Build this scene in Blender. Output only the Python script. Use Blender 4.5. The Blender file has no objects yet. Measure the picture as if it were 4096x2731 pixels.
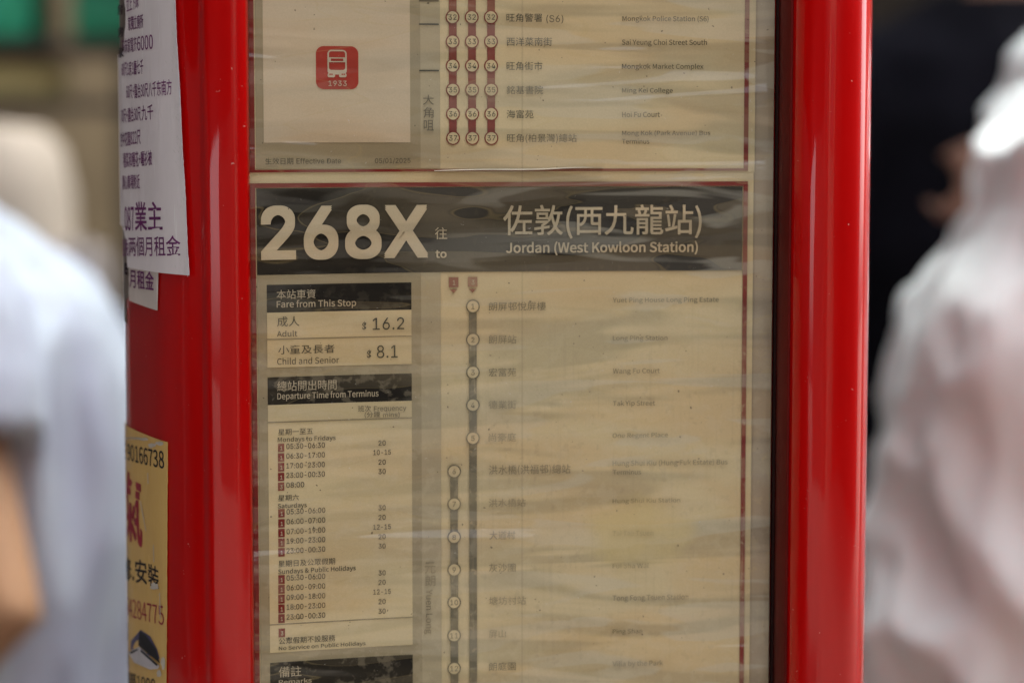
import bpy, bmesh, math, random, os
from mathutils import Vector, Matrix, noise

# ------------------------------------------------------------------ camera
SC = bpy.context.scene
COL = bpy.data.collections.new('place')      # linked to the scene at the very end
IW, IH = 4096, 2731
FPX, PITCH, CAMZ = 9870.0, 0.0900606, 1.45      # long lens, pitched slightly down at a flat panel one metre away
cam = bpy.data.cameras.new('camera'); camo = bpy.data.objects.new('camera', cam); COL.objects.link(camo)
camo.location = (0, 0, CAMZ); camo.rotation_euler = (math.pi/2 - PITCH, 0, 0)
cam.sensor_width = 36; cam.lens = FPX/IW*36
cam.clip_start = 0.05; cam.clip_end = 600
cam.dof.use_dof = True; cam.dof.focus_distance = 0.985; cam.dof.aperture_fstop = 4.6
SC.camera = camo

# ------------------------------------------------------------------ light
SUN_EL, SUN_AZ = math.radians(58), math.radians(38)     # azimuth from +Y towards +X: behind the post, to the right
w = bpy.data.worlds.new('World'); SC.world = w; w.use_nodes = True
nt = w.node_tree; nt.nodes.clear()
sky = nt.nodes.new('ShaderNodeTexSky'); sky.sky_type = 'NISHITA'; sky.sun_disc = False
sky.sun_elevation = SUN_EL; sky.sun_rotation = SUN_AZ; sky.air_density = 1.0; sky.dust_density = 5.0; sky.ozone_density = 1.0
hs = nt.nodes.new('ShaderNodeHueSaturation'); hs.inputs['Saturation'].default_value = 0.22     # thin overcast
bg = nt.nodes.new('ShaderNodeBackground'); bg.inputs['Strength'].default_value = 0.15
wo = nt.nodes.new('ShaderNodeOutputWorld')
nt.links.new(sky.outputs[0], hs.inputs['Color']); nt.links.new(hs.outputs[0], bg.inputs['Color']); nt.links.new(bg.outputs[0], wo.inputs[0])
sl = bpy.data.lights.new('sun', 'SUN'); sl.energy = 1.5; sl.angle = math.radians(10); sl.color = (1, .95, .88)
so = bpy.data.objects.new('sun', sl); COL.objects.link(so)
d = Vector((math.sin(SUN_AZ)*math.cos(SUN_EL), math.cos(SUN_AZ)*math.cos(SUN_EL), math.sin(SUN_EL)))
so.rotation_euler = d.to_track_quat('Z', 'Y').to_euler(); so.location = (2, 3, 6)
SC.view_settings.view_transform = 'Standard'; SC.view_settings.look = 'None'; SC.view_settings.gamma = 1
SC.view_settings.exposure = 2.62
SC.cycles.transparent_max_bounces = 8; SC.cycles.max_bounces = 6
SC.cycles.use_denoising = True

random.seed(4)

# ------------------------------------------------------------------ helpers
def prop(o, label=None, cat=None, group=None, kind=None):
    if label: o['label'] = label
    if cat: o['category'] = cat
    if group: o['group'] = group
    if kind: o['kind'] = kind
    return o

def mesh_obj(name, verts, faces, mat, parent=None, smooth=False):
    me = bpy.data.meshes.new(name); me.from_pydata([tuple(v) for v in verts], [], faces); me.update()
    if mat: me.materials.append(mat)
    if smooth:
        me.polygons.foreach_set('use_smooth', [True]*len(me.polygons))
    o = bpy.data.objects.new(name, me); COL.objects.link(o)
    if parent: o.parent = parent; o.matrix_parent_inverse = Matrix.Translation(-parent.location) if parent.type == 'EMPTY' else Matrix()
    return o

def empty(name, loc=(0, 0, 0)):
    e = bpy.data.objects.new(name, None); COL.objects.link(e); e.location = loc; e.empty_display_size = .05
    return e

# ------------------------------------------------------------------ materials
def nodes(name):
    m = bpy.data.materials.new(name); m.use_nodes = True; m.node_tree.nodes.clear()
    return m, m.node_tree

def N(t, typ, **kw):
    n = t.nodes.new(typ)
    for k, v in kw.items():
        if k.startswith('i_'): n.inputs[k[2:].replace('_', ' ')].default_value = v
        else: setattr(n, k, v)
    return n

def math_(t, op, a, b=None, clamp=False):
    n = t.nodes.new('ShaderNodeMath'); n.operation = op; n.use_clamp = clamp
    for i, v in enumerate((a, b)):
        if v is None: continue
        if isinstance(v, (int, float)): n.inputs[i].default_value = v
        else: t.links.new(v, n.inputs[i])
    return n.outputs[0]

def mixc(t, f, a, b, blend='MIX'):
    n = t.nodes.new('ShaderNodeMix'); n.data_type = 'RGBA'; n.blend_type = blend
    for s, v in ((n.inputs[0], f), (n.inputs[6], a), (n.inputs[7], b)):
        if isinstance(v, (int, float)): s.default_value = v
        elif isinstance(v, tuple): s.default_value = (*v, 1) if len(v) == 3 else v
        else: t.links.new(v, s)
    return n.outputs[2]

def smooth_(t, v, lo, hi, a=0.0, b=1.0):
    n = t.nodes.new('ShaderNodeMapRange'); n.interpolation_type = 'SMOOTHSTEP'
    t.links.new(v, n.inputs['Value'])
    n.inputs['From Min'].default_value = lo; n.inputs['From Max'].default_value = hi
    n.inputs['To Min'].default_value = a; n.inputs['To Max'].default_value = b
    return n.outputs[0]

def pos_noise(t, scale3, off=(0, 0, 0), detail=2, rough=.5, dist=0.0, rot=(0, 0, 0)):
    g = t.nodes.new('ShaderNodeNewGeometry')
    mp = t.nodes.new('ShaderNodeMapping'); mp.inputs['Scale'].default_value = scale3; mp.inputs['Location'].default_value = off
    mp.inputs['Rotation'].default_value = rot
    t.links.new(g.outputs['Position'], mp.inputs[0])
    n = t.nodes.new('ShaderNodeTexNoise'); n.inputs['Scale'].default_value = 1; n.inputs['Detail'].default_value = detail
    n.inputs['Roughness'].default_value = rough; n.inputs['Distortion'].default_value = dist
    t.links.new(mp.outputs[0], n.inputs[0])
    return n.outputs[0]

# one node group for everything printed on the laminated sheets: ageing, damp patches, painted reflection bands and the wavy laminate itself
def laminate_group():
    g = bpy.data.node_groups.new('laminated_print', 'ShaderNodeTree')
    g.interface.new_socket('Color', in_out='INPUT', socket_type='NodeSocketColor')
    g.interface.new_socket('Fade', in_out='INPUT', socket_type='NodeSocketFloat')
    g.interface.new_socket('Patch', in_out='INPUT', socket_type='NodeSocketFloat')
    g.interface.new_socket('BSDF', in_out='OUTPUT', socket_type='NodeSocketShader')
    gi = g.nodes.new('NodeGroupInput'); go = g.nodes.new('NodeGroupOutput')
    C, F, PT = gi.outputs[0], gi.outputs[1], gi.outputs[2]
    geo = g.nodes.new('ShaderNodeNewGeometry'); sep = g.nodes.new('ShaderNodeSeparateXYZ'); g.links.new(geo.outputs['Position'], sep.inputs[0])
    X, Z = sep.outputs[0], sep.outputs[2]
    # damp patches under the film, drawn out sideways, with a pale rim where they dried
    n1 = pos_noise(g, (13, 13, 52), (3.1, 0, 7.7), 2, .42, .9)
    patch = smooth_(g, n1, .480, .510)
    rim = math_(g, 'MULTIPLY', smooth_(g, n1, .470, .483), math_(g, 'SUBTRACT', 1.0, smooth_(g, n1, .483, .498)))
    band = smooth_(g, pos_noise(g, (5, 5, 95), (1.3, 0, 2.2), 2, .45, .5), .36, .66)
    spots = smooth_(g, pos_noise(g, (260, 260, 230), (0, 0, 0), 2, .6, .3), .60, .68)
    scr = smooth_(g, pos_noise(g, (900, 900, 22), (0, 0, 0), 2, .6), .56, .72)
    rightness = smooth_(g, X, -.10, -.01)
    lower = smooth_(g, Z, CAMZ-.055, CAMZ-.11, 0, 1)
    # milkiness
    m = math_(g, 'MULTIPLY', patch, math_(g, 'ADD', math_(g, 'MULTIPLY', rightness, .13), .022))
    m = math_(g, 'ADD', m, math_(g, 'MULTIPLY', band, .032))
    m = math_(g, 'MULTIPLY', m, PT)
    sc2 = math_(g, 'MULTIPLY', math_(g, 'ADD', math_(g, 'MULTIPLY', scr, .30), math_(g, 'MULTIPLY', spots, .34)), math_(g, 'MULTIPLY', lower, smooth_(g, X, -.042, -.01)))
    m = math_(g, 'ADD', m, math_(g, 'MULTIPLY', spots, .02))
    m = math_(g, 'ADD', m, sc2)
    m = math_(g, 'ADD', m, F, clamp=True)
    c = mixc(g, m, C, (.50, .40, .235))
    c = mixc(g, math_(g, 'MULTIPLY', rim, .18), c, (.52, .40, .18))
    # uneven yellowing and pinkish foxing, plus reflection bands painted into the colour
    tint = pos_noise(g, (11, 11, 34), (8, 0, 1), 3, .5, .4)
    c = mixc(g, smooth_(g, tint, .38, .66), c, mixc(g, 1.0, c, (.98, .90, .83), 'MULTIPLY'))
    refl_bands = pos_noise(g, (7, 7, 62), (2, 0, 9), 2, .45, 1.1, (0, math.radians(-5), 0))  # dark reflection bands of the film, painted into the sheet colour
    c = mixc(g, math_(g, 'MULTIPLY', smooth_(g, refl_bands, .46, .60), smooth_(g, X, -.09, .05, .45, 1.0)), c, mixc(g, 1.0, c, (.75, .765, .77), 'MULTIPLY'))
    pale = pos_noise(g, (10, 10, 66), (5, 0, 4), 2, .45, 1.3, (0, math.radians(3), 0))  # light reflection bands, likewise painted into the colour
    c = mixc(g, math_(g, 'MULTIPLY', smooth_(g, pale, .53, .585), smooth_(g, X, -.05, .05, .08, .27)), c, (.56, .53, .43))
    fox = smooth_(g, pos_noise(g, (150, 150, 170), (5, 2, 1), 3, .6, .2), .50, .60, 0, 1)
    c = mixc(g, math_(g, 'MULTIPLY', fox, math_(g, 'MULTIPLY', lower, .14)), c, (.62, .52, .35))
    # one yellow water stain low on the right
    dx = math_(g, 'MULTIPLY', math_(g, 'SUBTRACT', X, .052), 1/.021); dz = math_(g, 'MULTIPLY', math_(g, 'SUBTRACT', Z, CAMZ-.170), 1/.015)
    r2 = math_(g, 'ADD', math_(g, 'MULTIPLY', dx, dx), math_(g, 'MULTIPLY', dz, dz))
    r2 = math_(g, 'ADD', r2, math_(g, 'MULTIPLY', math_(g, 'SUBTRACT', pos_noise(g, (60, 60, 90), (0, 0, 0), 3), .5), 2.2))
    c = mixc(g, smooth_(g, r2, 1.5, .2, 0, .55), c, (.60, .46, .19))
    # fold line and dark flecks
    fold = math_(g, 'MULTIPLY', smooth_(g, X, .0035, .0042), smooth_(g, X, .0048, .0041))
    c = mixc(g, math_(g, 'MULTIPLY', fold, .2), c, (.12, .085, .05))
    fleck = smooth_(g, pos_noise(g, (520, 520, 520), (9, 0, 0), 1, .5), .775, .79)
    c = mixc(g, math_(g, 'MULTIPLY', fleck, .7), c, (.06, .045, .03))
    dust = smooth_(g, pos_noise(g, (600, 600, 600), (1, 5, 2), 2, .7, 1.0), .735, .76)
    c = mixc(g, math_(g, 'MULTIPLY', dust, .45), c, (.7, .68, .62))
    fib = pos_noise(g, (1700, 1700, 1700), (0, 0, 0), 2, .7)
    c = mixc(g, 1.0, c, mixc(g, smooth_(g, fib, .3, .7), (.93, .93, .93), (1, 1, 1)), 'MULTIPLY')
    # wavy laminate: long shallow ripples running across the sheet
    wv = pos_noise(g, (5, 5, 36), (0, 0, 0), 2, .38, .8, (0, math.radians(4), 0))
    wv2 = pos_noise(g, (22, 22, 150), (4, 0, 3), 1, .4, .3)
    wv3 = math_(g, 'MULTIPLY', pos_noise(g, (9, 9, 62), (7, 0, 5), 1, .4, 1.2), smooth_(g, X, -.03, .06, 0, .22))
    h = math_(g, 'ADD', wv, math_(g, 'ADD', wv3, math_(g, 'MULTIPLY', wv2, .06)))
    bp = N(g, 'ShaderNodeBump', i_Strength=1.0, i_Distance=.0085); g.links.new(h, bp.inputs['Height'])
    b = N(g, 'ShaderNodeBsdfPrincipled', i_Roughness=.62)
    b.inputs['Specular IOR Level'].default_value = .12
    b.inputs['Coat Weight'].default_value = .8; b.inputs['Coat Roughness'].default_value = .07; b.inputs['Coat IOR'].default_value = 1.5
    g.links.new(c, b.inputs['Base Color']); g.links.new(bp.outputs[0], b.inputs['Coat Normal'])
    g.links.new(b.outputs[0], go.inputs[0])
    return g
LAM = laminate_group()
_pm = {}
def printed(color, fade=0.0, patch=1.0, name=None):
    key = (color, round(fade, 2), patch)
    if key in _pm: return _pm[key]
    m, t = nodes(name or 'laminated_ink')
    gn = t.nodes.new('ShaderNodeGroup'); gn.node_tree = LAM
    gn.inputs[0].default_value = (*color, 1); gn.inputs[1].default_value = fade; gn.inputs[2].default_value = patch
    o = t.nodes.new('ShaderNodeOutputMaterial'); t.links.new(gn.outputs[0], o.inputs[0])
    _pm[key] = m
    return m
CREAM = (.625, .505, .29); GREYP = (.335, .275, .165); LIGHTCOL = (.43, .36, .225)
BLACK = (.012, .010, .007); REDP = (.19, .013, .010); ICON = (.38, .045, .028); INK = (.045, .045, .032)
OLIVE = (.105, .095, .06)

def red_paint():
    m, t = nodes('red_gloss_paint')
    b = N(t, 'ShaderNodeBsdfPrincipled', i_Roughness=.32)
    b.inputs['Coat Weight'].default_value = .7; b.inputs['Coat Roughness'].default_value = .03; b.inputs['Specular IOR Level'].default_value = .1
    o = t.nodes.new('ShaderNodeOutputMaterial'); t.links.new(b.outputs[0], o.inputs[0])
    v = pos_noise(t, (40, 40, 9), (0, 0, 0), 3, .5)
    c = mixc(t, smooth_(t, v, .3, .7), (.43, .0003, .0003), (.49, .0004, .0003))
    st = smooth_(t, pos_noise(t, (620, 620, 7), (3, 0, 0), 2, .6), .62, .76, 0, .06)
    c = mixc(t, st, c, (.5, .03, .015))
    dust = smooth_(t, pos_noise(t, (420, 420, 420), (1, 3, 2), 2, .7, 1.0), .745, .765, 0, .6)
    c = mixc(t, dust, c, (.75, .5, .42))
    t.links.new(c, b.inputs['Base Color'])
    h = math_(t, 'ADD', pos_noise(t, (55, 55, 6), (0, 0, 0), 2, .4), math_(t, 'MULTIPLY', pos_noise(t, (300, 300, 12), (0, 0, 0), 1, .4), .012))
    bp = N(t, 'ShaderNodeBump', i_Strength=.5, i_Distance=.0009); t.links.new(h, bp.inputs['Height'])
    t.links.new(bp.outputs[0], b.inputs['Coat Normal'])
    return m
RED = red_paint()

def plain(name, color, rough=.7, var=.12, scale=60, spec=.4, bump=0, bscale=200, color2=None):
    m, t = nodes(name)
    b = N(t, 'ShaderNodeBsdfPrincipled', i_Roughness=rough); b.inputs['Specular IOR Level'].default_value = spec
    o = t.nodes.new('ShaderNodeOutputMaterial'); t.links.new(b.outputs[0], o.inputs[0])
    v = pos_noise(t, (scale,)*3, (0, 0, 0), 4, .6)
    c2 = color2 or tuple(x*(1-var*2) for x in color)
    t.links.new(mixc(t, smooth_(t, v, .3, .7), c2, color), b.inputs['Base Color'])
    if bump:
        bp = N(t, 'ShaderNodeBump', i_Strength=1.0, i_Distance=bump); t.links.new(pos_noise(t, (bscale,)*3, (0, 0, 0), 3, .6), bp.inputs['Height'])
        t.links.new(bp.outputs[0], b.inputs['Normal'])
    return m

# ------------------------------------------------------------------ where things are: rays through the measured points of the plan
def ray(px, py):
    x = (px-IW/2)/FPX; y = -(py-IH/2)/FPX
    c, s = math.cos(PITCH), math.sin(PITCH)
    return (x, c+s*y, c*y-s)
AX, BX, X0, WX = .0936410, .2054882, -.0372836, .012
def sheet_y(x):                       # plan of the board: flat on the right, its left part bent forward
    q = (X0-x)/WX
    sp = q if q > 30 else math.log1p(math.exp(q))
    return 1+AX*x-BX*WX*sp
def on_sheet(px, py):
    dx, dy, dz = ray(px, py); t = 1.0
    for _ in range(25):
        t += (sheet_y(t*dx)-t*dy)/(dy-.2*dx)
    return t*dx, t*dz+CAMZ            # (x along the board, height)

CR = {'A': (980, 0, 2.138), 'B': (2000, 0, 2.138), 'C': (980, 680, 2.138), 'D': (2000, 680, 2.138), 'E': (980, 1400, 2.24),
      'F': (980, 2050, 2.3025), 'I': (1700, 1050, 2.091), 'J': (2300, 1050, 2.091), 'H': (1700, 1750, 1.599), 'G': (2300, 1750, 1.599),
      'O': (0, 0, 1.0)}
def cr(k, x, y):
    ox, oy, s = CR[k]; return ox+x/s, oy+y/s
def S(k, x, y): return on_sheet(*cr(k, x, y))

UP, LOW = None, None
def sheet_patch(name, poly_x, z0, z1, lift, mat, parent, step=.002, back=.00012):
    """a strip of the sheet between x0..x1 and heights z0..z1, following its curve; a real thin slab"""
    x0, x1 = poly_x
    n = max(1, int(abs(x1-x0)/step)); vs = []; fs = []
    for i in range(n+1):
        x = x0+(x1-x0)*i/n; y = sheet_y(x)-lift
        vs += [(x, y, z0), (x, y, z1), (x, y+back, z0), (x, y+back, z1)]
    for i in range(n):
        a = 4*i; b = a+4
        fs += [(a, b, b+1, a+1), (a+2, a+3, b+3, b+2), (a+1, b+1, b+3, a+3), (a, a+2, b+2, b)]
    fs += [(0, 1, 3, 2), (4*n, 4*n+2, 4*n+3, 4*n+1)]
    return mesh_obj(name, vs, fs, mat, parent)

def flat_patch(name, pts, lift, mat, parent):
    """small printed shape, pts = [(x,z)], one polygon following the sheet"""
    vs = [(x, sheet_y(x)-lift, z) for x, z in pts]
    return mesh_obj(name, vs, [tuple(range(len(vs)))], mat, parent)

def disc_pts(cx, cz, r, n=40):
    sl_ = (sheet_y(cx+.001)-sheet_y(cx-.001))/.002; k = 1/math.sqrt(1+sl_*sl_)
    return [(cx+r*k*math.cos(2*math.pi*i/n), cz+r*math.sin(2*math.pi*i/n)) for i in range(n)]

# lettering ---------------------------------------------------------
FONTS = {}
def font(k):
    if k not in FONTS:
        f = None
        try:
            p = bpy.utils.resource_path('LOCAL')+'/datafiles/fonts/'+{'h': 'Noto Sans CJK Regular.woff2', 'a': 'Inter.woff2'}[k]
            if os.path.exists(p): f = bpy.data.fonts.load(p)
        except Exception: f = None
        FONTS[k] = f
    return FONTS[k]
_gc = {}
TYPE = {}
STRIKES = {}
_cap = {}
def capheight(f):
    if f not in _cap:
        _cap[f] = 1; g = glyphs('H', f, 0.0); _cap[f] = g[5]-g[4]
    return _cap[f]
def strike(key, i):
    n = STRIKES.get(key); return 0 if not n else (i//n)*4e-6
def glyphs(s, f='h', bold=0.0, spacing=1.0):
    key = (s, f, bold, spacing)
    if key in _gc: return _gc[key]
    if f not in TYPE:
        c = bpy.data.curves.new('lettering', 'FONT'); c.size = 1; c.resolution_u = 4; c.fill_mode = 'FRONT'
        ft = font(f)
        if ft: c.font = ft
        TYPE[f] = bpy.data.objects.new('lettering', c); SC.collection.objects.link(TYPE[f])
    o = TYPE[f]; o.data.body = s; o.data.space_character = spacing
    me = bpy.data.meshes.new_from_object(o)
    vs = [(v.co.x, v.co.y) for v in me.vertices]; fs = [tuple(p.vertices) for p in me.polygons]
    bpy.data.meshes.remove(me)
    # all faces wound the same way
    out = []
    for p in fs:
        a = sum(vs[p[i]][0]*vs[p[(i+1) % len(p)]][1]-vs[p[(i+1) % len(p)]][0]*vs[p[i]][1] for i in range(len(p)))
        out.append(p if a > 0 else tuple(reversed(p)))
    if bold > .006:      # heavier strokes: the outline struck several times a hair apart, each pass a few microns higher
        cap = capheight(f); r_ = bold*1.4*cap; base, bf = vs, out; vs, out = [], []
        dirs = ((0, 0), (1, 1), (-1, 1), (1, -1), (-1, -1)) if bold < .02 else ((0, 0), (1, 1), (-1, 1), (1, -1), (-1, -1), (1, 0), (-1, 0), (0, 1), (0, -1))
        for k, (dx, dy) in enumerate(dirs):
            q = .75 if bold < .02 else 1
            n0 = len(vs); vs += [(a+dx*r_*q, b+dy*r_*q) for a, b in base]; out += [tuple(i+n0 for i in p) for p in bf]
        STRIKES[key] = len(base)
    xs = [v[0] for v in vs]; ys = [v[1] for v in vs]
    r = (vs, out, min(xs), max(xs), min(ys), max(ys)); _gc[key] = r
    return r

def text(name, s, crop, xl, yb, xr, yt=None, mat=None, parent=None, f='h', bold=0.0, lift=.00045, spacing=1.0):
    """print one line on the sheet: left edge xl, right edge xr, foot yb (at its left end), head yt"""
    vs, fs, x0, x1, y0, y1 = glyphs(s, f, bold, spacing)
    X1, Z0 = S(crop, xl, yb); X2, _ = S(crop, xr, yb)
    sx = (X2-X1)/(x1-x0)
    if yt is None: sz = sx*math.sqrt(1+((sheet_y(X2)-sheet_y(X1))/(X2-X1))**2)
    else: sz = (S(crop, xl, yt)[1]-Z0)/(y1-y0)
    out = []
    key = (s, f, bold, spacing)
    for i, (x, y) in enumerate(vs):
        xx = X1+(x-x0)*sx; out.append((xx, sheet_y(xx)-lift-strike(key, i), Z0+(y-y0)*sz))
    return mesh_obj(name, out, fs, mat, parent)
# ------------------------------------------------------------------ the post
# outline of the left column: pixel column at eye level and the slope of the wall there, integrated into a plan curve
LSL = [(516, .12), (497, .20), (482, .34), (474, .70), (468, 1.3), (463, 1.5), (458, .95), (450, .68), (434, .82), (420, .96), (400, 1.16), (375, 1.45), (355, 1.72), (338, 1.92), (320, 2.0), (308, 2.05), (298, 2.15), (290, 2.4), (285, 3.0), (281.5, 4.2), (279.7, 5.8)]
POST_LEFT_PX = [(573.5, .9775), (572, .9722), (566, .9695), (553, .9678), (536, .9670), (516, .9672)]
for (pa, sa), (pb, sb) in zip(LSL, LSL[1:]):
    k_ = 2352/4096*FPX*(math.cos(PITCH)+math.sin(PITCH)*(IH/2-474.5)/FPX); ra, rb = (pa-1176)/k_, (pb-1176)/k_; sm = (sa+sb)/2; ya = POST_LEFT_PX[-1][1]
    POST_LEFT_PX.append((pb, ya*(1+sm*ra)/(1+sm*rb)))
def plan(px, y):          # pixel column at eye level and depth -> plan point
    dx, dy, dz = ray(px/2352*4096, 474.5); return (dx/dy*y, y)
LEFT = [plan(p, y) for p, y in POST_LEFT_PX]
lx, ly = LEFT[-1]
LEFT += [(lx-.0012, ly+.012), (lx-.0008, ly+.030), (lx+.004, ly+.050), (lx+.016, ly+.068), (-.135, 1.185), (-.08, 1.203), (-.075, 1.20), (-.075, 1.02), (-.098, 1.00), (-.1035, .990)]
RIGHT_PX = [(1788, 1.0200), (1790, 1.0110), (1796, 1.0035), (1806, .9970), (1820, .9905), (1838, .9855), (1860, .9822), (1880, .9808), (1903, .9800), (1936, .9808), (1963, .9830), (1982, .9865), (1993, .9915), (1998.3, .9985), (2000, 1.0090)]
RIGHT = [plan(p, y) for p, y in RIGHT_PX]+[(.1478, 1.022), (.1485, 1.05), (.1485, 1.09), (.145, 1.13), (.137, 1.16), (.122, 1.185), (.10, 1.198), (.08, 1.203), (.075, 1.20), (.075, 1.03), (.100, 1.025)]

def catmull(P, closed, k=5):
    out = []; n = len(P)
    for i in range(n if closed else n-1):
        p0 = P[(i-1) % n] if closed or i > 0 else P[0]; p1 = P[i]; p2 = P[(i+1) % n]; p3 = P[(i+2) % n] if closed or i+2 < n else P[-1]
        for j in range(k):
            t = j/k
            out.append(tuple(.5*((2*b)+(-a+c)*t+(2*a-5*b+4*c-d_)*t*t+(-a+3*b-3*c+d_)*t**3) for a, b, c, d_ in zip(p0, p1, p2, p3)))
    if not closed: out.append(P[-1])
    return out

ZB, ZT = 0.02, 2.55
def extrude(name, P, z0, z1, mat, parent, nz=2, smooth=True, bulge=None):
    n = len(P); vs = []; fs = []
    for k in range(nz):
        z = z0+(z1-z0)*k/(nz-1)
        vs += [(x, y, z) for x, y in P]
    area = sum(P[i][0]*P[(i+1) % n][1]-P[(i+1) % n][0]*P[i][1] for i in range(n))
    for k in range(nz-1):
        for i in range(n):
            a, b = k*n+i, k*n+(i+1) % n
            f = (a, b, b+n, a+n)
            fs.append(f if area > 0 else f[::-1])
    fs.append(tuple(range(n)) if area < 0 else tuple(range(n))[::-1]); top = tuple((nz-1)*n+i for i in range(n)); fs.append(top if area > 0 else top[::-1])
    o = mesh_obj(name, vs, fs, mat, parent)
    for p in o.data.polygons: p.use_smooth = smooth and len(p.vertices) == 4
    return o

post = prop(empty('bus_stop_post', (0, 1.1, 0)), 'tall glossy red bus stop post with rounded side columns framing two route posters', 'bus stop')
LP = catmull(LEFT, True, 5)
extrude('side_column', LP, ZB, ZT, RED, post)
extrude('side_column', catmull(RIGHT, True, 5), ZB, ZT, RED, post)
BOARD = printed((.40, .325, .235), 0, 1.0, 'backing_board')
bb = sheet_patch('backing_board', (-.1045, .1068), .75, 2.45, -.0012, BOARD, post, back=.003)
dark = plain('shadow_gap_dark', (.030, .010, .009), .8, spec=.1)
xg = S('O', 3104, 474)[0]
extrude('gap_shade', [(xg, sheet_y(xg)+.004), (xg, sheet_y(xg)-.0004), (xg+.0010, sheet_y(xg)-.0004), (xg+.0010, sheet_y(xg)+.004)], .75, 2.45, dark, post, smooth=False)  # dark strip standing in for the shadow gap at the paper edge
maroon = plain('maroon_flank_shade', (.14, .006, .005), .6, .1, 40, .15)
extrude('flank_shade', [plan(1789, 1.014), plan(1791, 1.0045), plan(1798, .9975), plan(1806, .9935), plan(1813, .9905), plan(1818, .9893), plan(1824, .9925), plan(1815, 1.01), plan(1800, 1.02)], .75, 2.45, maroon, post)  # matte strip that paints the shade on the right column's inner flank
extrude('rear_cover', [(-.08, 1.195), (.08, 1.195), (.08, 1.199), (-.08, 1.199)], ZB, ZT, RED, post, smooth=False)
extrude('top_cap', [(-.178, .965), (.150, .965), (.150, 1.205), (-.178, 1.205)], ZT+.0005, ZT+.03, RED, post, smooth=False)
steel = plain('galvanised_steel', (.35, .35, .36), .45, spec=.6)
extrude('base_plate', [(-.23, .90), (.20, .90), (.20, 1.26), (-.23, 1.26)], .005, .0195, steel, post, smooth=False)

# ------------------------------------------------------------------ posters
def z_at(crop, x, y): return S(crop, x, y)[1]
def x_at(crop, x, y): return S(crop, x, y)[0]

xl_frame_o, xl_frame_i = x_at('C', 48, 300), x_at('C', 90, 300)
xl_hdr = x_at('C', 99, 300)
xr_frame_i, xr_frame_o = x_at('D', 2080, 300), x_at('D', 2118, 300)
xr_paper = x_at('D', 2172, 500)
x_g0, x_g1, x_g2 = xl_frame_i+.0004, x_at('C', 1506, 900), x_at('C', 1673, 900)
Lf = dict(paper=.0002, block=.0004, box=.0006, ink=.0008, top=.0010)

# upper poster
up = prop(empty('route_poster', (0, 1, 1.65)), 'upper route poster listing stops 32 to 37 beside three maroon stop lines', 'poster', 'laminated route posters in the red post')
zb = z_at('A', 1000, 1482)
ZU = 2.02
pap = sheet_patch('paper', (-.1038, xr_paper), zb, ZU, Lf['paper'], printed(CREAM), up)
fr = REDP
zf0, zf1 = z_at('A', 600, 1473), z_at('A', 600, 1451)
sheet_patch('frame_line', (xl_frame_o, xr_frame_o), zf0, zf1, Lf['box'], printed(REDP), up)
sheet_patch('frame_line', (xl_frame_o, xl_frame_i), zf1, ZU-.006, Lf['box'], printed(REDP), up)
sheet_patch('frame_line', (xr_frame_i, xr_frame_o), zf1, ZU-.006, Lf['box'], printed(REDP), up)
sheet_patch('frame_line', (xl_frame_o, xr_frame_o), ZU-.006, ZU-.003, Lf['box'], printed(REDP), up)
gz0 = z_at('A', 600, 1444)
sheet_patch('grey_column', (x_g0, x_g1), gz0, ZU-.03, Lf['block'], printed(GREYP), up)
sheet_patch('district_column', (x_g1, x_g2), gz0, ZU-.03, Lf['block'], printed(LIGHTCOL), up)
qx0, qx1 = x_at('A', 158, 800), x_at('A', 1413, 800)
sheet_patch('white_box', (qx0, qx1), z_at('A', 168, 1222), z_at('A', 168, 1222)+.118, Lf['box'], printed((.60, .485, .33)), up)
for yy in (10, 210, 606, -190):
    zz = z_at('A', 1570, yy); sheet_patch('tick_line', (x_at('A', 1490, 300), x_at('A', 1658, 300)), zz-.00028, zz+.00028, Lf['ink'], printed(INK), up)
# app badge with bus picture
bx0, bz0 = S('A', 609, 765); bx1, bz1 = S('A', 970, 399)
def rrect(x0, x1, z0, z1, r, n=6):
    pts = []
    for cx, cz, a0 in ((x1-r, z1-r, 0), (x0+r, z1-r, 90), (x0+r, z0+r, 180), (x1-r, z0+r, 270)):
        for i in range(n+1):
            a = math.radians(a0+90*i/n); pts.append((cx+r*math.cos(a), cz+r*math.sin(a)))
    return pts
badge = flat_patch('badge', rrect(bx0, bx1, bz0, bz1, .0030), Lf['ink'], printed(ICON, 0, .3), up)
PALE = printed((.56, .46, .33), 0, .5)
def badge_ring(o0, i0, name):
    n = len(o0); vs = [(x, sheet_y(x)-Lf['top'], z) for x, z in o0+i0]
    return mesh_obj(name, vs, [(i, (i+1) % n, n+(i+1) % n, n+i) for i in range(n)], PALE, badge)
def aq(x, y): return S('A', x, y)
def abox(xa, ya, xb, yb, r): 
    x0, z1 = aq(xa, ya); x1, z0 = aq(xb, yb); return rrect(x0, x1, z0, z1, r)
badge_ring(abox(706, 428, 872, 640, .0016), abox(719, 441, 859, 602, .0010), 'bus_outline')
flat_patch('bus_bar', abox(716, 494, 862, 504, .00005), .0011, PALE, badge)
flat_patch('bus_bar', abox(716, 525, 862, 535, .00005), .0011, PALE, badge)
flat_patch('bus_bar', abox(716, 494, 736, 535, .00005), .00105, PALE, badge)
flat_patch('bus_bar', abox(842, 494, 862, 535, .00005), .00105, PALE, badge)
for xa in (708, 806):
    flat_patch('bus_lamp', abox(xa, 628, xa+64, 664, .0006), .0011, PALE, badge)
    for k in (0, 1):
        cx, cz = aq(xa+(22 if xa < 750 else 28)+k*16, 638); flat_patch('lamp_dot', disc_pts(cx, cz, .00031, 14), .0013, printed(ICON, 0, .3), badge)
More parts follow.
